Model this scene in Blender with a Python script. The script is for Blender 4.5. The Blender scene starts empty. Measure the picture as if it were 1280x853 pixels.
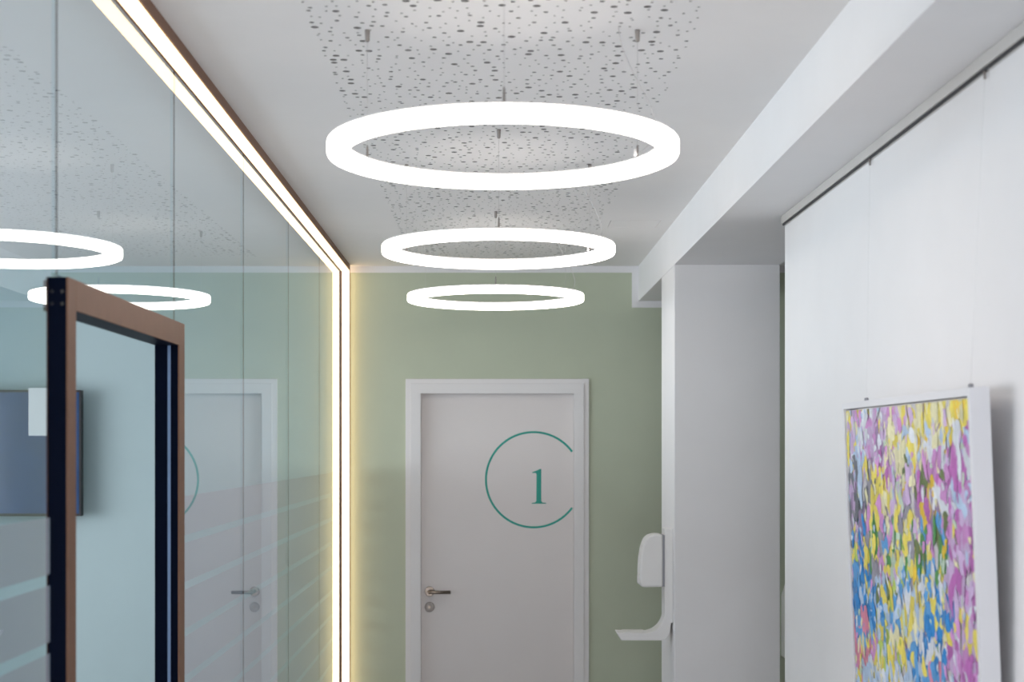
import bpy, bmesh, math, random
from mathutils import Vector, Matrix

random.seed(7)
PI = math.pi
scene = bpy.context.scene
C = scene.collection

# ---------------------------------------------------------------- camera
F, VPX, VPY, EYE = 1802.0, 617.0, 560.0, 1.80      # pixels (1280x853), eye height in metres
cam = bpy.data.cameras.new('camera')
cam.sensor_width = 36.0
cam.lens = F / 1280 * 36
cam.shift_x = (640 - VPX) / 1280
cam.shift_y = (VPY - 426.5) / 1280
cam.clip_start = 0.02
cam.dof.use_dof = True
cam.dof.focus_distance = 5.0
cam.dof.aperture_fstop = 4.5
cam_o = bpy.data.objects.new('camera', cam)
cam_o.location = (0, 0, EYE)
cam_o.rotation_euler = (PI / 2, 0, 0)
C.objects.link(cam_o)
scene.camera = cam_o

# ---------------------------------------------------------------- world, daylight, exposure
world = bpy.data.worlds.new('sky')
scene.world = world
world.use_nodes = True
bg = world.node_tree.nodes['Background']
bg.inputs['Color'].default_value = (0.97, 0.955, 1.0, 1)
bg.inputs['Strength'].default_value = 5.5
RING_E = 5.5
LED_E = 2.7
vs = scene.view_settings
vs.view_transform = 'Standard'
vs.look = 'None'
vs.gamma = 1.0
vs.use_curve_mapping = False
vs.exposure = 0.40


def portal(name, loc, rot, sx, sy):
    l = bpy.data.lights.new(name, 'AREA')
    l.shape = 'RECTANGLE'
    l.size, l.size_y = sx, sy
    l.cycles.is_portal = True
    o = bpy.data.objects.new(name, l)
    o.location, o.rotation_euler = loc, rot
    C.objects.link(o)


# window openings through which the sky lights the place
portal('daylight_meeting_room', (-4.56, 4.0, 1.65), (0, -PI / 2, 0), 1.7, 5.0)
portal('daylight_entrance', (0.1, -2.06, 1.30), (PI / 2, 0, 0), 1.5, 2.3)


# ---------------------------------------------------------------- materials
def new_mat(name):
    m = bpy.data.materials.new(name)
    m.use_nodes = True
    n = m.node_tree
    n.nodes.clear()
    out = n.nodes.new('ShaderNodeOutputMaterial')
    return m, n.nodes, n.links, out


def pbr(name, col, rough=0.5, metal=0.0, var=0.0, vscale=6.0, bump=0.0, bscale=200.0, coat=0.0, spec=0.5):
    m, N, L, out = new_mat(name)
    p = N.new('ShaderNodeBsdfPrincipled')
    p.inputs['Roughness'].default_value = rough
    p.inputs['Metallic'].default_value = metal
    p.inputs['Coat Weight'].default_value = coat
    p.inputs['Specular IOR Level'].default_value = spec
    c4 = (*col, 1)
    p.inputs['Base Color'].default_value = c4
    tc = N.new('ShaderNodeTexCoord')
    if var > 0:
        nz = N.new('ShaderNodeTexNoise')
        nz.inputs['Scale'].default_value = vscale
        nz.inputs['Detail'].default_value = 4
        L.new(tc.outputs['Object'], nz.inputs['Vector'])
        r = N.new('ShaderNodeValToRGB')
        r.color_ramp.elements[0].position = 0.3
        r.color_ramp.elements[1].position = 0.7
        r.color_ramp.elements[0].color = tuple(max(0, c * (1 - var)) for c in col) + (1,)
        r.color_ramp.elements[1].color = tuple(min(1, c * (1 + var)) for c in col) + (1,)
        L.new(nz.outputs['Fac'], r.inputs['Fac'])
        L.new(r.outputs['Color'], p.inputs['Base Color'])
    if bump > 0:
        nb = N.new('ShaderNodeTexNoise')
        nb.inputs['Scale'].default_value = bscale
        nb.inputs['Detail'].default_value = 3
        L.new(tc.outputs['Object'], nb.inputs['Vector'])
        b = N.new('ShaderNodeBump')
        b.inputs['Strength'].default_value = bump
        b.inputs['Distance'].default_value = 0.002
        L.new(nb.outputs['Fac'], b.inputs['Height'])
        L.new(b.outputs['Normal'], p.inputs['Normal'])
    L.new(p.outputs['BSDF'], out.inputs['Surface'])
    return m


def emit(name, col, strength):
    m, N, L, out = new_mat(name)
    e = N.new('ShaderNodeEmission')
    e.inputs['Color'].default_value = (*col, 1)
    e.inputs['Strength'].default_value = strength
    L.new(e.outputs['Emission'], out.inputs['Surface'])
    return m


def glass(name, tint):
    """thin architectural glass: both surfaces' Fresnel reflection on the face that is hit first"""
    m, N, L, out = new_mat(name)
    fr = N.new('ShaderNodeFresnel')
    fr.inputs['IOR'].default_value = 1.5
    geo = N.new('ShaderNodeNewGeometry')
    a = N.new('ShaderNodeMath'); a.operation = 'MULTIPLY'; a.inputs[1].default_value = 2.0
    b = N.new('ShaderNodeMath'); b.operation = 'ADD'; b.inputs[1].default_value = 1.0
    d = N.new('ShaderNodeMath'); d.operation = 'DIVIDE'
    s = N.new('ShaderNodeMath'); s.operation = 'SUBTRACT'; s.inputs[0].default_value = 1.0
    k = N.new('ShaderNodeMath'); k.operation = 'MULTIPLY'
    L.new(fr.outputs['Fac'], a.inputs[0])
    L.new(fr.outputs['Fac'], b.inputs[0])
    L.new(a.outputs[0], d.inputs[0])
    L.new(b.outputs[0], d.inputs[1])
    L.new(geo.outputs['Backfacing'], s.inputs[1])
    L.new(d.outputs[0], k.inputs[0])
    L.new(s.outputs[0], k.inputs[1])
    t = N.new('ShaderNodeBsdfTransparent')
    t.inputs['Color'].default_value = (*tint, 1)
    g = N.new('ShaderNodeBsdfGlossy')
    g.inputs['Roughness'].default_value = 0.0
    g.inputs['Color'].default_value = (0.97, 1.0, 1.0, 1)
    mx = N.new('ShaderNodeMixShader')
    L.new(k.outputs[0], mx.inputs['Fac'])
    L.new(t.outputs[0], mx.inputs[1])
    L.new(g.outputs[0], mx.inputs[2])
    L.new(mx.outputs[0], out.inputs['Surface'])
    return m


def film(name):
    m, N, L, out = new_mat(name)
    d = N.new('ShaderNodeBsdfDiffuse'); d.inputs['Color'].default_value = (0.56, 0.56, 0.60, 1)
    t = N.new('ShaderNodeBsdfTranslucent'); t.inputs['Color'].default_value = (0.56, 0.56, 0.60, 1)
    x = N.new('ShaderNodeMixShader'); x.inputs['Fac'].default_value = 0.5
    L.new(d.outputs[0], x.inputs[1]); L.new(t.outputs[0], x.inputs[2])
    tr = N.new('ShaderNodeBsdfTransparent')
    y = N.new('ShaderNodeMixShader'); y.inputs['Fac'].default_value = 0.72
    L.new(tr.outputs[0], y.inputs[1]); L.new(x.outputs[0], y.inputs[2])
    L.new(y.outputs[0], out.inputs['Surface'])
    return m


def vcol(name, rough):
    m, N, L, out = new_mat(name)
    p = N.new('ShaderNodeBsdfPrincipled')
    p.inputs['Roughness'].default_value = rough
    at = N.new('ShaderNodeAttribute'); at.attribute_name = 'paint'
    tc = N.new('ShaderNodeTexCoord')
    mp = N.new('ShaderNodeMapping'); mp.inputs['Scale'].default_value = (1, 130, 30)
    L.new(tc.outputs['Object'], mp.inputs['Vector'])
    nz = N.new('ShaderNodeTexNoise'); nz.inputs['Scale'].default_value = 1.0; nz.inputs['Detail'].default_value = 3
    L.new(mp.outputs[0], nz.inputs['Vector'])
    mr = N.new('ShaderNodeMapRange'); mr.inputs['To Min'].default_value = 0.72; mr.inputs['To Max'].default_value = 1.22
    L.new(nz.outputs['Fac'], mr.inputs['Value'])
    vm = N.new('ShaderNodeVectorMath'); vm.operation = 'SCALE'
    L.new(at.outputs['Color'], vm.inputs[0]); L.new(mr.outputs[0], vm.inputs['Scale'])
    L.new(vm.outputs[0], p.inputs['Base Color'])
    L.new(p.outputs[0], out.inputs['Surface'])
    return m


M = dict(
    wall=pbr('white_wall_paint', (0.86, 0.85, 0.855), 0.85, var=0.01, bump=0.08, bscale=400),
    ceil=pbr('white_ceiling_paint', (0.84, 0.825, 0.82), 0.9, var=0.01, bump=0.05, bscale=300),
    band=pbr('white_band_paint', (0.80, 0.79, 0.80), 0.8, var=0.01),
    green=pbr('sage_green_paint', (0.50, 0.545, 0.42), 0.75, var=0.015, bump=0.08, bscale=400),
    mint=pbr('pale_mint_paint', (0.41, 0.545, 0.575), 0.8, var=0.01, bump=0.05, bscale=400),
    floor=pbr('grey_vinyl', (0.38, 0.36, 0.34), 0.4, var=0.08, vscale=14),
    fleece=pbr('dark_acoustic_fleece', (0.09, 0.09, 0.095), 0.95, var=0.1),
    core=pbr('grey_gypsum_core', (0.27, 0.26, 0.255), 0.95, var=0.1),
    lacquer=pbr('white_door_lacquer', (0.76, 0.74, 0.74), 0.45, var=0.008),
    leaf=pbr('door_leaf_lacquer', (0.70, 0.655, 0.64), 0.35, var=0.008),
    teal=pbr('teal_vinyl_film', (0.008, 0.32, 0.25), 0.5, var=0.03),
    steel=pbr('brushed_steel', (0.26, 0.215, 0.18), 0.32, metal=1.0, var=0.05, vscale=60),
    nickel=pbr('satin_nickel', (0.30, 0.27, 0.25), 0.45, metal=0.4, var=0.04),
    wire=pbr('steel_wire', (0.62, 0.60, 0.59), 0.4, metal=0.3, var=0.04),
    flex=pbr('clear_white_flex', (0.82, 0.82, 0.82), 0.4, var=0.03),
    bronze=pbr('bronze_anodised_profile', (0.20, 0.108, 0.070), 0.5, metal=0.15, spec=0.2, var=0.05, vscale=30),
    navy=pbr('black_blue_powder_coat', (0.0015, 0.004, 0.014), 0.45, var=0.1, spec=0.04),
    screw=pbr('dark_screw', (0.05, 0.045, 0.04), 0.5, metal=0.3, var=0.1),
    gasket=pbr('pale_blue_seal', (0.16, 0.25, 0.42), 0.4, var=0.05),
    silicone=pbr('dark_glazing_joint', (0.05, 0.06, 0.075), 0.5, var=0.1),
    plastic=pbr('white_plastic', (0.80, 0.79, 0.78), 0.35, var=0.01),
    plastic2=pbr('grey_plastic', (0.30, 0.30, 0.33), 0.5, var=0.03),
    frame=pbr('white_frame_lacquer', (0.82, 0.82, 0.85), 0.45, var=0.01),
    canvas=pbr('canvas_ground', (0.62, 0.60, 0.62), 0.7, var=0.15, vscale=20),
    paint=vcol('oil_paint', 0.45),
    rail=pbr('grey_aluminium_rail', (0.62, 0.60, 0.58), 0.45, metal=0.2, var=0.02),
    dark=pbr('dark_slot', (0.03, 0.03, 0.035), 0.6, var=0.1),
    screen=pbr('glossy_screen', (0.03, 0.08, 0.20), 0.12, var=0.1),
    black=pbr('black_plastic', (0.012, 0.013, 0.016), 0.4, var=0.1),
    paper=pbr('white_paper', (0.85, 0.88, 0.90), 0.8, var=0.01),
    glass=glass('partition_glass', (0.90, 0.965, 0.99)),
    pane=glass('window_glass', (0.98, 0.99, 0.99)),
    film=film('frosted_film'),
    ring=emit('ring_diffuser_glow', (1.0, 0.92, 0.845), RING_E),
    led=emit('warm_led_diffuser', (1.0, 0.73, 0.43), LED_E),
)


# ---------------------------------------------------------------- mesh helpers (world coordinates)
def nb():
    return bmesh.new()


def box(bm, lo, hi, f=None):
    x0, y0, z0 = lo
    x1, y1, z1 = hi
    v = [bm.verts.new(f(*p) if f else p) for p in
         ((x0, y0, z0), (x1, y0, z0), (x1, y1, z0), (x0, y1, z0),
          (x0, y0, z1), (x1, y0, z1), (x1, y1, z1), (x0, y1, z1))]
    for q in ((0, 3, 2, 1), (4, 5, 6, 7), (0, 1, 5, 4), (1, 2, 6, 5), (2, 3, 7, 6), (3, 0, 4, 7)):
        bm.faces.new([v[i] for i in q])
    return bm


def tube(bm, pts, r, n=8, cap=True):
    pts = [Vector(p) for p in pts]
    rings = []
    for i, p in enumerate(pts):
        d = (pts[min(i + 1, len(pts) - 1)] - pts[max(i - 1, 0)]).normalized()
        a = d.orthogonal().normalized() if i == 0 else (ref - ref.dot(d) * d).normalized()
        ref = a
        b = d.cross(a)
        rr = r[i] if isinstance(r, (list, tuple)) else r
        rings.append([bm.verts.new(p + rr * (math.cos(2 * PI * k / n) * a + math.sin(2 * PI * k / n) * b)) for k in range(n)])
    for A, B in zip(rings, rings[1:]):
        for k in range(n):
            f = bm.faces.new((A[k], A[(k + 1) % n], B[(k + 1) % n], B[k]))
            f.smooth = True
    if cap:
        bm.faces.new(rings[0][::-1])
        bm.faces.new(rings[-1])
    return bm


def prism(bm, poly, mapf, a, b):
    """closed polygon (2D list) swept between a and b with mapf(u, v, t)"""
    A = [bm.verts.new(mapf(u, v, a)) for u, v in poly]
    B = [bm.verts.new(mapf(u, v, b)) for u, v in poly]
    n = len(poly)
    bm.faces.new(A[::-1])
    bm.faces.new(B)
    for i in range(n):
        bm.faces.new((A[i], A[(i + 1) % n], B[(i + 1) % n], B[i]))
    bmesh.ops.recalc_face_normals(bm, faces=bm.faces)
    return bm


def lathe_ring(bm, c, prof, n=160):
    """closed profile (r, z) revolved about the vertical axis through c"""
    rows = []
    for k in range(n):
        a = 2 * PI * k / n
        rows.append([bm.verts.new((c[0] + r * math.cos(a), c[1] + r * math.sin(a), c[2] + z)) for r, z in prof])
    m = len(prof)
    for k in range(n):
        A, B = rows[k], rows[(k + 1) % n]
        for i in range(m):
            f = bm.faces.new((A[i], B[i], B[(i + 1) % m], A[(i + 1) % m]))
            f.smooth = True
    bmesh.ops.recalc_face_normals(bm, faces=bm.faces)
    return bm


BASE = {}


def obj(name, bm, mat, parent=None, bevel=0.0, origin=None, smooth_angle=None):
    """link a bmesh given in world coordinates as one mesh object"""
    if bevel > 0:
        bmesh.ops.bevel(bm, geom=bm.edges[:], offset=bevel, segments=2, affect='EDGES', profile=0.5)
    base = Vector(BASE[parent.name]) if parent else Vector(origin or (0, 0, 0))
    bmesh.ops.translate(bm, verts=bm.verts[:], vec=-base)
    me = bpy.data.meshes.new(name)
    bm.to_mesh(me)
    bm.free()
    me.materials.append(M[mat])
    o = bpy.data.objects.new(name, me)
    C.objects.link(o)
    BASE[o.name] = tuple(base)
    if parent:
        o.parent = parent
    else:
        o.location = base
    return o


def thing(name, loc, label, cat, group=None, kind=None):
    o = bpy.data.objects.new(name, None)
    o.empty_display_size = 0.1
    o.location = loc
    C.objects.link(o)
    BASE[o.name] = tuple(loc)
    return tag(o, label, cat, group, kind)


def tag(o, label, cat, group=None, kind=None):
    o['label'] = label
    o['category'] = cat
    if group:
        o['group'] = group
    if kind:
        o['kind'] = kind
    return o


def B(lo, hi, f=None):
    return box(nb(), lo, hi, f)


# ---------------------------------------------------------------- dimensions
D = 7.54            # back wall
ZC = 2.75           # ceiling
XB, ZB = 0.757, 2.567   # beam: left face, underside
XB2 = 1.20
XW = 0.965          # right wall
YW = 4.777          # its far end
Y0 = -2.0           # end of the corridor behind the camera
XR = 2.60           # side of the alcove beyond the right wall
XM = -4.50          # window side of the meeting room


def xg(y):          # face of the glass partition
    return -0.775 - 0.004 * (y - 2.5)


def G(n, y, z):     # point at distance n in front of the glass
    return (xg(y) + n, y, z)


# ---------------------------------------------------------------- structure
tag(obj('floor', B((XM - .2, Y0 - .2, -0.1), (XR + .2, D + .3, 0.0)), 'floor'), 'grey vinyl corridor floor', 'floor', kind='structure')

# ceiling with a rectangular field left open for the perforated acoustic board
PX0, PX1, PY0, PY1 = -0.415, 0.462, -1.0, 7.16
HX0, HX1, HY0, HY1 = 0.49, 0.70, 6.02, 6.22        # inspection hatch
bm = nb()
g = 0.003
box(bm, (XM - .2, Y0 - .2, ZC), (PX0, D + .3, ZC + .05))
box(bm, (PX1, Y0 - .2, ZC), (HX0, D + .3, ZC + .05))
box(bm, (HX1, Y0 - .2, ZC), (XR + .2, D + .3, ZC + .05))
box(bm, (HX0, Y0 - .2, ZC), (HX1, HY0, ZC + .05))
box(bm, (HX0, HY1, ZC), (HX1, D + .3, ZC + .05))
box(bm, (PX0, Y0 - .2, ZC), (PX1, PY0, ZC + .05))
box(bm, (PX0, PY1, ZC), (PX1, D + .3, ZC + .05))
ceiling = tag(obj('ceiling', bm, 'ceil'), 'white plasterboard ceiling with a perforated acoustic field', 'ceiling', kind='structure')
obj('hatch_panel', B((HX0 + g, HY0 + g, ZC), (HX1 - g, HY1 - g, ZC + .03)), 'ceil', ceiling)
obj('acoustic_fleece', B((PX0, PY0, ZC + .013), (PX1, PY1, ZC + .05)), 'fleece', ceiling)


def perforated():
    bm = nb()
    rng = random.Random(11)
    pitch = 0.0385
    n = 12
    rows = int(round((PY1 - PY0) / pitch))
    ph = (PY1 - PY0) / rows
    for j in range(rows):
        ya, yb = PY0 + j * ph, PY0 + (j + 1) * ph
        xs = [PX0]
        x = PX0 + rng.uniform(0.5, 1.0) * pitch
        while x < PX1 - 0.028:
            xs.append(x)
            x += pitch * rng.uniform(0.78, 1.22)
        xs.append(PX1)
        for xa, xb in zip(xs, xs[1:]):
            u = rng.random()
            r = 0.0088 if u < 0.14 else 0.0057 if u < 0.42 else 0.0034
            r *= rng.uniform(0.9, 1.05)
            mx, my = (xb - xa) / 2 - r - .001, (yb - ya) / 2 - r - .001
            cx = (xa + xb) / 2 + rng.uniform(-1, 1) * max(0, mx)
            cy = (ya + yb) / 2 + rng.uniform(-1, 1) * max(0, my)
            if mx < 0:
                r = (xb - xa) / 2 - .002
            lo = [bm.verts.new((cx + r * math.cos(2 * PI * (k + .5) / n), cy + r * math.sin(2 * PI * (k + .5) / n), ZC)) for k in range(n)]
            hi = [bm.verts.new((v.co.x, v.co.y, ZC + .0125)) for v in lo]
            cs = [bm.verts.new((px, py, ZC)) for px, py in ((xb, yb), (xa, yb), (xa, ya), (xb, ya))]
            for q in range(4):
                c = cs[q]
                for s in range(2):
                    bm.faces.new((c, lo[q * 3 + s], lo[q * 3 + s + 1]))
                e = lo[q * 3 + 2]
                bm.faces.new((c, e, lo[(q * 3 + 3) % n], cs[(q + 1) % 4]))
            for k in range(n):
                bm.faces.new((lo[k], hi[k], hi[(k + 1) % n], lo[(k + 1) % n])).material_index = 1
    bmesh.ops.recalc_face_normals(bm, faces=bm.faces)
    return bm


pb = obj('perforated_board', perforated(), 'ceil', ceiling)
pb.data.materials.append(M['core'])
pb['label'] = 'white acoustic board with scattered round holes of three sizes'

# back wall with door opening
DX0, DX1, DZ = -0.40, 0.44, 2.105
bm = nb()
box(bm, (-0.80, D, 0), (DX0, D + .2, ZC))
box(bm, (DX1, D, 0), (XR, D + .2, ZC))
box(bm, (DX0, D, DZ), (DX1, D + .2, ZC))
tag(obj('wall_back', bm, 'green'), 'sage green end wall around the numbered door', 'wall', kind='structure')
# white painted band that follows ceiling and beam
bt, bw = 0.003, 0.034
bm = nb()
box(bm, (-0.796, D - bt, ZC - bw), (XB - bw, D, ZC))
box(bm, (XB - bw, D - bt, ZB - bw), (XB, D, ZC))
box(bm, (XB, D - bt, ZB - bw), (XB2 + bw, D, ZB))
box(bm, (XB2, D - bt, ZB), (XB2 + bw, D, ZC))
box(bm, (XB2 + bw, D - bt, ZC - bw), (XR, D, ZC))
tag(obj('trim_1', bm, 'band'), 'narrow white painted band along ceiling and beam on green wall', 'trim', kind='structure')

tag(obj('ceiling_beam', B((XB, Y0, ZB), (XB2, D, ZC)), 'wall', bevel=0.0), 'white boxed beam running along the right of the ceiling', 'beam', kind='structure')
tag(obj('column', B((XB + .0005, 6.036, 0), (1.199, 6.50, ZB)), 'wall', bevel=.002), 'white square column under the beam carrying the dispenser', 'column', kind='structure')
tag(obj('wall_right', B((XW, Y0, 0), (1.10, YW, ZB)), 'wall', bevel=.002), 'white wall with picture rail and painting', 'wall', kind='structure')
tag(obj('wall_alcove', B((XR, Y0, 0), (XR + .1, D, ZC)), 'wall'), 'white side wall of the alcove behind the column', 'wall', kind='structure')
bm = nb()
box(bm, (1.10, YW - .1, 0), (XR, YW, ZC))
tag(obj('wall_divider', bm, 'wall'), 'white cross wall of the alcove behind the painting wall', 'wall', kind='structure')

# corridor end behind the camera, with a glazed entrance
bm = nb()
box(bm, (-0.80, Y0 - .12, 0), (-0.65, Y0, ZC))
box(bm, (0.85, Y0 - .12, 0), (XR, Y0, ZC))
box(bm, (-0.65, Y0 - .12, 2.45), (0.85, Y0, ZC))
box(bm, (-0.65, Y0 - .12, 0), (0.85, Y0, 0.15))
tag(obj('wall_front', bm, 'wall'), 'white wall with the glazed entrance at the near end', 'wall', kind='structure')


def window(name, lo, hi, axis, label):
    t = thing(name, ((lo[0] + hi[0]) / 2, (lo[1] + hi[1]) / 2, lo[2]), label, 'window', kind='structure')
    bm = nb()
    w = 0.06
    i = 0 if axis == 'x' else 1

    def P(a, z):
        return ((a, lo[1], z), (a, hi[1], z)) if axis == 'x' else ((lo[0], a, z), (hi[0], a, z))

    def bar(a0, a1, z0, z1):
        p, q = [lo[0], lo[1], z0], [hi[0], hi[1], z1]
        p[i], q[i] = a0, a1
        box(bm, p, q)
    a0, a1, z0, z1 = lo[i], hi[i], lo[2], hi[2]
    bar(a0, a0 + w, z0, z1)
    bar(a1 - w, a1, z0, z1)
    bar(a0 + w, a1 - w, z0, z0 + w)
    bar(a0 + w, a1 - w, z1 - w, z1)
    mid = (a0 + a1) / 2
    bar(mid - w / 2, mid + w / 2, z0 + w, z1 - w)
    obj('window_frame', bm, 'lacquer', t)
    for s, e in ((a0 + w, mid - w / 2), (mid + w / 2, a1 - w)):
        j = 1 - i
        c = (lo[j] + hi[j]) / 2
        p, q = [0, 0, z0 + w], [0, 0, z1 - w]
        p[i], q[i] = s, e
        p[j], q[j] = c - .004, c + .004
        obj('window_pane', B(p, q), 'pane', t)


window('window_1', (-0.65, Y0 - .10, .15), (0.85, Y0 - .04, 2.45), 'x', 'tall glazed entrance window at the near end of the corridor')

# meeting room behind the glass
tag(obj('wall_meeting_room', B((XM - .2, D, 0), (-0.80, D + .2, ZC)), 'mint'), 'pale mint end wall of the glazed room with the television', 'wall', kind='structure')
bm = nb()
box(bm, (XM - .12, Y0, 0), (XM, D, 0.80))
box(bm, (XM - .12, Y0, 2.50), (XM, D, ZC))
box(bm, (XM - .12, Y0, 0.80), (XM, 1.5, 2.50))
box(bm, (XM - .12, 6.5, 0.80), (XM, D, 2.50))
tag(obj('wall_window_side', bm, 'wall'), 'white outer wall of the glazed room with its window', 'wall', kind='structure')
window('window_2', (XM - .10, 1.5, .80), (XM - .04, 6.5, 2.50), 'y', 'wide window lighting the glazed room from the side')
tag(obj('wall_room_front', B((XM, Y0 - .12, 0), (-0.80, Y0, ZC)), 'mint'), 'pale mint near wall of the glazed room', 'wall', kind='structure')

# ---------------------------------------------------------------- glass partition
SE = [-2.0, -0.46, 0.55, 1.555, 2.565, 3.525, 4.525, 5.545, 6.565, D]
ZG = 2.722
DOOR_Y0, DOOR_Y1, DOOR_Z = 2.56, 3.543, 2.104
part = tag(thing('wall_left', (xg(2.5), 2.5, 0), 'frameless glass partition with frosted bands along the left', 'glass wall', kind='structure'),
           'frameless glass partition with frosted bands along the left', 'glass wall', kind='structure')
GT = 0.012
FT, FP, FG = 1.676, 0.1205, 0.020
jg = 0.0015
for i, (a, b) in enumerate(zip(SE, SE[1:])):
    z0 = 0.01
    if i == 4:
        z0 = DOOR_Z + .004
    p = obj('glass_pane', B((-GT, a + jg, z0), (0, b - jg, ZG), G), 'glass', part)
    if i != 4:
        k = 0
        z1 = FT
        while z1 - (FP - FG) > 0.15:
            obj('frosted_band', B((-GT - .0012, a + jg, z1 - (FP - FG)), (-GT - .0004, b - jg, z1), G), 'film', p)
            z1 -= FP
for i, s in enumerate(SE[1:-1]):
    z0 = DOOR_Z + .004 if i in (3, 4) else 0.01
    w = .0014
    obj('glazing_joint', B((-.0040, s - w, z0), (-.0008, s + w, ZG), G), 'silicone', part)

# ---------------------------------------------------------------- bronze door frame standing in the glass partition
dr = thing('door_2', (xg(3.05), 3.05, 0), 'bronze metal doorway frame standing proud of the glass partition', 'door frame', kind='structure')
NF, NK = 0.020, -0.040
SW = 0.055


def frame_piece(name, lo, hi):
    return obj(name, B(lo, hi, G), 'bronze', dr, bevel=.0012)


fz = DOOR_Z
# front cover strips (bronze) and deep dark body behind
for a, b in ((DOOR_Y0, DOOR_Y0 + .050), (DOOR_Y1 - .060, DOOR_Y1)):
    frame_piece('jamb_cover', (NF - .004, a, 0), (NF, b, fz))
    obj('jamb_body', B((-.019 if a == DOOR_Y0 else NK, a + .0004, 0), (NF - .004, b - .0004, fz - .0004), G), 'navy', dr, bevel=.001)
frame_piece('head_cover', (NF - .004, DOOR_Y0 + .050, fz - .056), (NF, DOOR_Y1 - .060, fz))
obj('head_body', B((NK, DOOR_Y0 + .050, fz - .056), (NF - .004, DOOR_Y1 - .060, fz - .0004), G), 'navy', dr)
obj('door_seal', B((-.008, DOOR_Y1 - .0635, 0), (-.001, DOOR_Y1 - .0604, fz - .057), G), 'gasket', dr)
for z in (2.056, 2.078):
    c = Vector(G(.009, DOOR_Y0, z))
    obj('screw', tube(nb(), [c + Vector((0, .001, 0)), c - Vector((0, .0012, 0))], [.0035, .003], 10), 'screw', dr)

# ---------------------------------------------------------------- warm LED profile along ceiling and end wall
led = thing('led_profile_light', (xg(D), D, 0), 'warm white LED strip in bronze channel framing the glass partition', 'strip light')
LZ = 2.716
NA, NB_ = 0.0, 0.050
t_ = 0.0075
ys, ye = Y0 + .02, D - .0555
bm = nb()
box(bm, (NA, ys, LZ + .001), (NA + t_, ye, ZC - .0005), G)
box(bm, (NB_ - .005, ys, LZ + .005), (NB_, ye, ZC - .0005), G)
box(bm, (NA + t_, ys, ZC - .010), (NB_ - .005, ye, ZC - .0005), G)
obj('ceiling_channel', bm, 'bronze', led)
bm = nb()
box(bm, (NA, D - .054, 0.01), (NA + t_, D - .0005, ZC - .0005), G)
box(bm, (NA + t_, D - .005, 0.01), (NB_ - .0055, D - .0005, ZC - .0005), G)
obj('wall_channel', bm, 'bronze', led)
obj('ceiling_diffuser', B((NA + t_, ys + .002, LZ), (NB_ - .0055, ye, LZ + .012), G), 'led', led)
obj('wall_diffuser', B((NA + t_, D - .055, 0.012), (NB_ - .0090, D - .0055, LZ + .012), G), 'led', led)

# ---------------------------------------------------------------- ring pendant lamps
R = 0.376
ZR = 2.4215
TH, WD = 0.034, 0.043


def ring_lamp(cx, cy, label):
    t = thing('ring_pendant_lamp', (cx, cy, ZR), label, 'pendant lamp', 'ring pendant lamps hanging in a row')
    b = .006
    ri = R - WD
    prof = [(R - b, 0), (R - b * .3, b * .3), (R, b), (R, TH - b), (R - b * .3, TH - b * .3), (R - b, TH),
            (ri + b, TH), (ri + b * .3, TH - b * .3), (ri, TH - b), (ri, b), (ri + b * .3, b * .3), (ri + b, 0)]
    cap = .004
    prof = [(r, min(z, TH - cap)) for r, z in prof if z < TH - .0001] 
    obj('ring_diffuser', lathe_ring(nb(), (cx, cy, ZR), prof), 'ring', t)
    obj('ring_housing', lathe_ring(nb(), (cx, cy, ZR), [(R - .002, TH - cap + .0003), (R - .002, TH), (ri + .002, TH), (ri + .002, TH - cap + .0003)]), 'plastic', t)
    rm = R - WD / 2
    for k, a in enumerate((-PI / 2, PI / 6, PI * 5 / 6)):
        x, y = cx + rm * math.cos(a), cy + rm * math.sin(a)
        obj('ceiling_mount', tube(nb(), [(x, y, ZC), (x, y, ZC - .004), (x, y, ZC - .024), (x, y, ZC - .027)], [.0062, .0060, .0052, .003], 16), 'nickel', t)
        obj('suspension_wire', tube(nb(), [(x, y, ZR + TH), (x, y, ZC - .026)], .0005, 6), 'wire', t)
        obj('cable_gripper', tube(nb(), [(x, y, ZR + TH - .001), (x, y, ZR + TH + .010), (x, y, ZR + TH + .028), (x, y, ZR + TH + .033)], [.0030, .0030, .0024, .001], 12), 'nickel', t)
    # loose power flex beside the right-hand rear wire
    a = PI / 6
    x, y = cx + rm * math.cos(a), cy + rm * math.sin(a)
    P = [(x - .045, y - .02, ZC), (x - .036, y - .02, ZC - .045), (x - .012, y - .03, ZC - .105), (x + .020, y - .03, ZC - .165),
         (x + .038, y - .025, ZC - .215), (x + .034, y - .03, ZC - .25), (x + .015, y - .04, ZC - .275), (x - .01, y - .05, ZR + TH - .001)]
    pts = []
    for i in range(len(P) - 1):
        p0, p1, p2, p3 = (Vector(P[max(0, min(len(P) - 1, i + d))]) for d in (-1, 0, 1, 2))
        for s in range(5):
            u = s / 5
            pts.append(.5 * ((2 * p1) + (p2 - p0) * u + (2 * p0 - 5 * p1 + 4 * p2 - p3) * u * u + (3 * p1 - p0 - 3 * p2 + p3) * u ** 3))
    pts.append(Vector(P[-1]))
    obj('power_flex', tube(nb(), pts, .0011, 6), 'wire', t)
    obj('flex_inlet', tube(nb(), [(x - .01, y - .05, ZR + TH - .001), (x - .01, y - .05, ZR + TH + .014)], [.004, .003], 10), 'plastic', t)


ring_lamp(0.020, 3.10, 'glowing white ring pendant nearest to the viewer, the largest ring')
ring_lamp(0.0155, 4.655, 'glowing white ring pendant hanging between the largest and smallest rings')
ring_lamp(0.0085, 6.144, 'glowing white ring pendant nearest to the green wall, the smallest ring')

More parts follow.
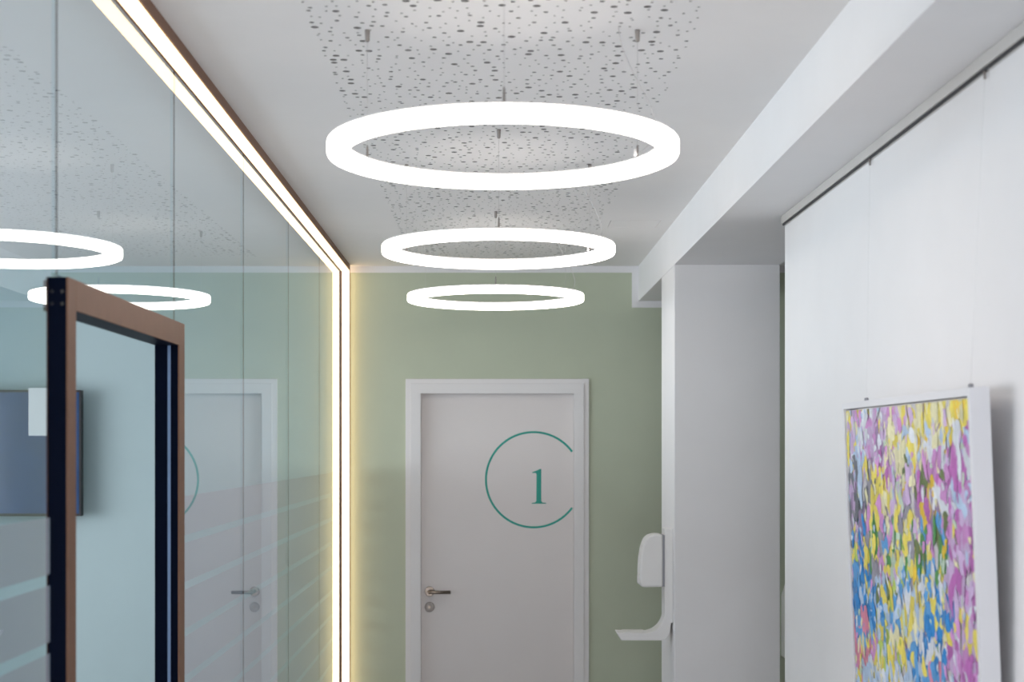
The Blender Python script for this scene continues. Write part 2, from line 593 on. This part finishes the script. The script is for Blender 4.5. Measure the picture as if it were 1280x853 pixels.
# ---------------------------------------------------------------- numbered door
door = thing('door_1', (0.019, D, 0), 'white door marked with teal circle and number 1', 'door', kind='structure')
OX0, OX1, OZ = -0.460, 0.498, 2.160
IX0, IX1, IZ = -0.381, 0.4226, 2.0887


def casing(name, x0, x1, zt, w, y0, y1):
    bm = nb()
    f = lambda u, v, t: (u, t, v)
    poly = [(x0, 0), (x0, zt), (x1, zt), (x1, 0), (x1 - w, 0), (x1 - w, zt - w), (x0 + w, zt - w), (x0 + w, 0)]
    A = [bm.verts.new((u, y0, v)) for u, v in poly]
    Bv = [bm.verts.new((u, y1, v)) for u, v in poly]
    for q in ((0, 1, 6, 7), (1, 2, 5, 6), (2, 3, 4, 5)):
        bm.faces.new([A[i] for i in q])
        bm.faces.new([Bv[i] for i in q][::-1])
    for i in range(8):
        bm.faces.new((A[i], A[(i + 1) % 8], Bv[(i + 1) % 8], Bv[i]))
    bmesh.ops.recalc_face_normals(bm, faces=bm.faces)
    return obj(name, bm, 'lacquer', door, bevel=.0015)


casing('outer_architrave', OX0, OX1, OZ, .030, D - .014, D)
casing('inner_architrave', OX0 + .026, OX1 - .026, OZ - .024, .053, D - .022, D)
casing('door_lining', IX0 - .010, IX1 + .010, IZ + .010, .012, D - .018, D + .16)
LY = D + .030
leaf = obj('door_leaf', B((IX0 + .002, LY, .006), (IX1 - .002, LY + .042, IZ - .003)), 'leaf', door, bevel=.001)
# teal circle, cut off by the edge of the leaf
cx, cz, r0, r1 = (667 - VPX) / F * LY, EYE - (600 - VPY) / F * LY, .2445, .2555
bm = nb()
xe = IX1 - .003
prev = None
n = 220
for k in range(n + 1):
    a = 2 * PI * k / n
    pts = [(cx + r * math.cos(a), cz + r * math.sin(a)) for r in (r0, r1)]
    if max(p[0] for p in pts) > xe:
        prev = None
        continue
    cur = [bm.verts.new((p[0], LY - .0008, p[1])) for p in pts]
    if prev:
        bm.faces.new((prev[0], prev[1], cur[1], cur[0]))
    prev = cur
bmesh.ops.recalc_face_normals(bm, faces=bm.faces)
obj('circle_decal', bm, 'teal', leaf)
# serif numeral 1
k_ = LY / F
one = [(664.6, 630), (664.8, 629.0), (669, 628.4), (670.4, 626.5), (670.6, 593.0), (669.4, 591.4), (665.6, 591.8),
       (665.4, 590.4), (669.5, 589.0), (674.6, 586.6), (676.6, 586.6), (676.6, 626.5), (677.8, 628.4), (682.6, 629.0), (682.8, 630)]
bm = nb()
prism(bm, [((u - VPX) * k_, EYE - (v - VPY) * k_) for u, v in one], lambda u, v, t: (u, t, v), LY - .0008, LY - .0001)
obj('number_one', bm, 'teal', leaf)
# lever handle
hx, hz = (537 - VPX) * k_, EYE - (739.6 - VPY) * k_
obj('handle_rosette', tube(nb(), [(hx, LY, hz), (hx, LY - .007, hz), (hx, LY - .009, hz)], [.026, .026, .024], 28), 'steel', leaf)
pts = [(hx, LY - .008, hz), (hx, LY - .040, hz)]
for k in range(1, 6):
    a = PI / 2 * k / 5
    pts.append((hx + .014 * (1 - math.cos(a)), LY - .040 - .014 * math.sin(a), hz))
pts.append((hx + .112, LY - .054, hz))
obj('lever_handle', tube(nb(), pts, .0092, 14), 'steel', leaf)
kz = EYE - (759 - VPY) * k_
obj('key_rosette', tube(nb(), [(hx, LY, kz), (hx, LY - .006, kz), (hx, LY - .008, kz)], [.026, .026, .024], 28), 'nickel', leaf)
obj('lock_cylinder', tube(nb(), [(hx, LY - .008, kz), (hx, LY - .0105, kz)], .0085, 16), 'steel', leaf)

# ---------------------------------------------------------------- picture rail and painting
rl = thing('picture_rail', (XW, 2.4, 2.535), 'slim grey picture rail under the beam along the white wall', 'picture rail')
ry0, ry1 = Y0 + .02, YW - .005
obj('rail_profile', B((XW - .013, ry0, 2.541), (XW - .0005, ry1, ZB - .0005)), 'rail', rl, bevel=.001)
obj('rail_slot', B((XW - .009, ry0, 2.536), (XW - .0035, ry1, 2.541)), 'dark', rl)
obj('rail_lip', B((XW - .0035, ry0, 2.534), (XW - .0005, ry1, 2.541)), 'rail', rl)
TY = [(3.672, 3.50), (2.813, 2.735)]

PW, PH, PD = 0.986, 1.00, 0.037
th = 0.040
O = Vector((0.922, 2.680, 1.914))
ES, EDn, EN = Vector((0, 1, 0)), Vector((math.sin(th), 0, -math.cos(th))), Vector((-math.cos(th), 0, -math.sin(th)))


def PP(s, d, e):
    return O + ES * s + EDn * d + EN * e


ptg = thing('framed_painting', tuple(PP(PW / 2, PH, 0)), 'abstract painting of pink, yellow and blue dabs in white box frame', 'painting')
bd = 0.016


def pbox(name, lo, hi, mat, parent=None, bevel=0.0):
    bm = B(lo, hi, lambda a, b, c: PP(a, b, c))
    bmesh.ops.recalc_face_normals(bm, faces=bm.faces)
    return obj(name, bm, mat, parent or ptg, bevel=bevel)


pbox('frame_side', (0, 0, 0), (bd, PH, PD), 'frame', bevel=.001)
pbox('frame_side', (PW - bd, 0, 0), (PW, PH, PD), 'frame', bevel=.001)
pbox('frame_top', (bd, 0, 0), (PW - bd, bd, PD), 'frame', bevel=.001)
pbox('frame_bottom', (bd, PH - bd, 0), (PW - bd, PH, PD), 'frame', bevel=.001)
cv = pbox('canvas', (bd + .003, bd + .003, .006), (PW - bd - .003, PH - bd - .003, PD - .006), 'canvas')


def srgb(h):
    c = [int(h[i:i + 2], 16) / 255 for i in (0, 2, 4)]
    return tuple((x / 12.92 if x <= .04045 else ((x + .055) / 1.055) ** 2.4) for x in c)


COL = {k: srgb(v) for k, v in dict(
    yellow='f2e164', pale='f1ecc0', gold='f4cf3a', lilac='d3b8e0', pink='d797d6', magenta='c06cbc', plum='9a82a8',
    white='e4eaf3', sky='bcd4f0', azure='5aa6e4', blue='1a8ad6', green='4f9a52', moss='6d7f4d', lime='b8cf62',
    grey='9a98a6', slate='6f7480', rose='e08aa6', orange='eda03c', mintp='c6dcc8').items()}
# (u from the far/left edge, depth from the top) -> paint mix
ZONES = [
    ((.05, .05), 'yellow lilac pale lilac sky'), ((.25, .05), 'lilac pink pink white yellow'), ((.50, .05), 'pink lilac lilac pale'),
    ((.70, .05), 'pale yellow pale lilac'), ((.92, .04), 'yellow gold yellow pale'),
    ((.06, .16), 'yellow sky lilac slate sky'), ((.25, .15), 'lilac white pink magenta plum'), ((.48, .15), 'pale yellow pale pink'),
    ((.70, .15), 'sky white pale pink gold'), ((.95, .15), 'sky white magenta pink'),
    ((.06, .26), 'sky lilac slate plum white'), ((.25, .26), 'yellow pale yellow magenta slate'), ((.50, .25), 'lilac pink pale gold'),
    ((.72, .26), 'pink magenta lilac moss white'), ((.95, .26), 'magenta pink sky white'),
    ((.06, .37), 'slate plum slate grey lilac'), ((.25, .36), 'yellow pale slate grey pink'), ((.50, .36), 'lilac yellow grey pale mintp'),
    ((.72, .36), 'white magenta gold plum'), ((.95, .36), 'magenta lilac white sky'),
    ((.06, .47), 'blue azure yellow lilac slate'), ((.25, .46), 'azure yellow green pink grey'), ((.50, .46), 'green yellow pale mintp grey'),
    ((.72, .45), 'azure green moss yellow pink'), ((.95, .46), 'magenta pink lilac yellow'),
    ((.05, .57), 'yellow pale azure lime'), ((.25, .57), 'yellow pink green pale grey'), ((.50, .56), 'yellow green mintp grey'),
    ((.72, .55), 'green gold yellow moss azure'), ((.93, .55), 'lilac pink magenta pale'),
    ((.07, .62), 'blue azure blue'), ((.07, .68), 'blue blue azure blue azure'), ((.16, .70), 'blue blue azure sky'), ((.28, .66), 'azure yellow moss azure sky'), ((.50, .65), 'azure sky white azure lime'),
    ((.70, .66), 'blue yellow azure white'), ((.92, .66), 'lilac magenta pink lilac'),
    ((.08, .78), 'azure blue azure rose'), ((.28, .77), 'azure sky lime yellow'), ((.50, .77), 'sky pale yellow mintp'),
    ((.70, .76), 'blue azure blue yellow'), ((.92, .76), 'pink lilac yellow white'),
    ((.12, .88), 'rose pink yellow pale sky'), ((.35, .88), 'pale lime yellow sky'), ((.65, .88), 'blue azure white yellow'), ((.92, .88), 'magenta pink lilac'),
    ((.12, .98), 'sky white yellow'), ((.40, .98), 'sky pale yellow white'), ((.68, .98), 'azure blue rose sky'), ((.92, .98), 'pink magenta white'),
]


def strokes():
    rng = random.Random(5)
    bm = nb()
    cl = bm.loops.layers.float_color.new('paint')
    cw, ch = PW - 2 * bd - .008, PH - 2 * bd - .008
    e0 = PD - .006

    def zone(u, d):
        d = d * ch / (.69 * (1 - u) + .56 * u)
        ws = [math.exp(-(((u - z[0][0]) / .085) ** 2 + ((d - z[0][1]) / .045) ** 2)) + 1e-9 for z in ZONES]
        return rng.choices(ZONES, ws)[0][1].split()

    def dab(u, d, ln, wd, rot, col, e):
        n = 13
        ph = rng.uniform(0, 6)
        pts = []
        for k in range(n):
            a = 2 * PI * k / n
            yy = math.cos(a)
            xx = math.sin(a) * (1 - .35 * yy) * rng.uniform(.7, 1.25) + .35 * math.sin(2.2 * yy + ph)
            X, Y = xx * wd / 2, yy * ln / 2 * rng.uniform(.85, 1.1)
            X, Y = X * math.cos(rot) - Y * math.sin(rot), X * math.sin(rot) + Y * math.cos(rot)
            x = min(max(u * cw + X, 0.0005), cw - .0005)
            y = min(max(d * ch + Y, 0.0005), ch - .0005)
            pts.append((x, y))
        vs_ = [bm.verts.new(PP(bd + .004 + cw - x, bd + .004 + y, e)) for x, y in pts]
        c = bm.verts.new(PP(bd + .004 + cw - sum(p[0] for p in pts) / n, bd + .004 + sum(p[1] for p in pts) / n, e + .0006))
        for k in range(n):
            try:
                f = bm.faces.new((vs_[k], vs_[(k + 1) % n], c))
            except ValueError:
                continue
            m = rng.uniform(.94, 1.06)
            for lp in f.loops:
                lp[cl] = (min(1, col[0] * m), min(1, col[1] * m), min(1, col[2] * m), 1)

    tot = 2300
    for i in range(tot):
        # broad under-painting first, then slimmer dabs, thin dark outlines among them
        q = i / tot
        u, d = rng.random(), rng.random()
        names = zone(u, d)
        nm = names[min(len(names) - 1, int(rng.random() ** 1.25 * len(names)))]
        c = COL[nm]
        j = rng.uniform(.85, 1.12)
        c = tuple(min(1, x * j) for x in c)
        e = e0 + .0002 + .0028 * q
        if q > .83:
            ln, wd = rng.uniform(.014, .036), rng.uniform(.009, .020)
            if rng.random() < .45:
                c = COL[rng.choice(('white', 'sky', 'pale', 'lilac', 'mintp'))]
        elif q < .25:
            ln, wd = rng.uniform(.07, .12), rng.uniform(.04, .07)
        elif rng.random() < .10:
            ln, wd = rng.uniform(.03, .07), rng.uniform(.004, .008)
            c = COL[rng.choice(('slate', 'moss', 'grey', 'plum', 'green'))]
        else:
            ln, wd = rng.uniform(.03, .085), rng.uniform(.018, .046)
        dab(u, d, ln, wd, rng.gauss(0, .36), c, e)
    bmesh.ops.recalc_face_normals(bm, faces=bm.faces)
    return bm


bs = obj('brush_strokes', strokes(), 'paint', cv)
bs['kind'] = 'stuff'
bs['label'] = 'dense upright dabs of pink, yellow, green and blue paint'
for ya, yb in TY:
    p = PP(yb - O.y, 0, PD * .45)
    obj('hanger_knob', tube(nb(), [p - Vector((0, 0, .001)), p + Vector((0, 0, .008))], [.0055, .0045], 12), 'plastic2', ptg)
    obj('hanging_wire', tube(nb(), [p + Vector((0, 0, .006)), (XW - .0065, ya, 2.5365)], .0003, 6), 'flex', ptg)
    obj('wire_hook', tube(nb(), [(XW - .0065, ya, 2.5358), (XW - .0065, ya, 2.520)], [.0035, .0025], 10), 'nickel', ptg)

# ---------------------------------------------------------------- wall-mounted dispenser with drip tray
DYA, DYB = 6.095, 6.195
sd = thing('hand_sanitiser_dispenser', (XB, 6.145, 0.98), 'white wall dispenser with long curved drip tray on the column', 'dispenser')
bm = nb()
# L-shaped bracket: back plate bending into the tray; polygon in (x, z)
xt0, zt0, zt1 = 0.520, 0.984, 1.016
xp = XB - .034
poly = [(XB - .0005, 1.458), (xp, 1.458), (xp, 1.101)]
for k in range(1, 9):
    a = PI / 2 * k / 8
    poly.append((xp - .085 * (1 - math.cos(a)), 1.101 - .085 * math.sin(a)))
poly += [(xt0, zt1 + .002), (xt0 + .020, zt0), (xt0 + .19, zt0)]
for k in range(1, 9):
    a = PI / 2 * k / 8
    poly.append((xt0 + .19 + .038 * math.sin(a), zt0 + .060 * (1 - math.cos(a))))
poly += [(XB - .0005, 1.075)]
prism(bm, poly, lambda u, v, t: (u, t, v), DYA, DYB)
obj('bracket_with_tray', bm, 'plastic', sd, bevel=.003)
bm = nb()
obj('tray_inset', B((xt0 + .030, DYA + .008, zt1 + .0015), (xt0 + .120, DYB - .008, zt1 + .004)), 'plastic', sd)
obj('mounting_channel', B((XB - .020, DYA - .004, 1.060), (XB - .0005, DYA - .0005, 1.455)), 'plastic', sd)
bm = nb()
hx1 = xp - .0075
poly = [(hx1, 1.432), (hx1 - .030, 1.435), (hx1 - .058, 1.428), (hx1 - .076, 1.410), (hx1 - .088, 1.375), (hx1 - .095, 1.330),
        (hx1 - .098, 1.290), (hx1 - .098, 1.228), (hx1 - .094, 1.215), (hx1 - .082, 1.209), (hx1, 1.211)]
prism(bm, poly, lambda u, v, t: (u, t, v), DYA - .005, DYB + .005)
hs = obj('housing', bm, 'plastic', sd, bevel=.008)
obj('push_lever', B((hx1 - .1005, DYA + .015, 1.222), (hx1 - .097, DYB - .015, 1.255)), 'plastic', hs)
obj('seal_strip', B((hx1 - .001, DYA - .002, 1.213), (xp + .0005, DYB + .002, 1.430)), 'plastic2', sd)

# paper towel dispenser half hidden in the alcove
td = thing('towel_dispenser', (1.63, D, 0.71), 'white towel dispenser on green wall glimpsed behind the column', 'dispenser')
bm = nb()
prism(bm, [(1.503, .71), (1.757, .71), (1.757, 1.03), (1.735, 1.095), (1.70, 1.105), (1.56, 1.105), (1.525, 1.095), (1.503, 1.03)],
      lambda u, v, t: (u, t, v), D - .12, D)
obj('housing', bm, 'plastic', td, bevel=.006)
obj('outlet', B((1.55, D - .09, .704), (1.71, D - .05, .712)), 'dark', td)

# ---------------------------------------------------------------- television in the glazed room
tv = thing('television', (-2.70, D, 1.44), 'dark flat television on the mint wall behind the glass', 'television')
tx0, tx1, tz0, tz1 = -3.275, -2.125, 1.447, 2.098
obj('housing', B((tx0, D - .110, tz0), (tx1, D - .070, tz1)), 'black', tv, bevel=.003)
obj('screen', B((tx0 + .012, D - .1115, tz0 + .014), (tx1 - .012, D - .1098, tz1 - .012)), 'screen', tv)
obj('wall_bracket', B((-2.9, D - .070, 1.6), (-2.5, D - .0005, 1.95)), 'black', tv)
sh = obj('paper_sheet', B((-2.396, D - .1135, 1.862), (-2.246, D - .1125, 2.108)), 'paper', origin=(-2.32, D - .113, 1.862))
tag(sh, 'small white paper sheet fixed to the television screen', 'paper')
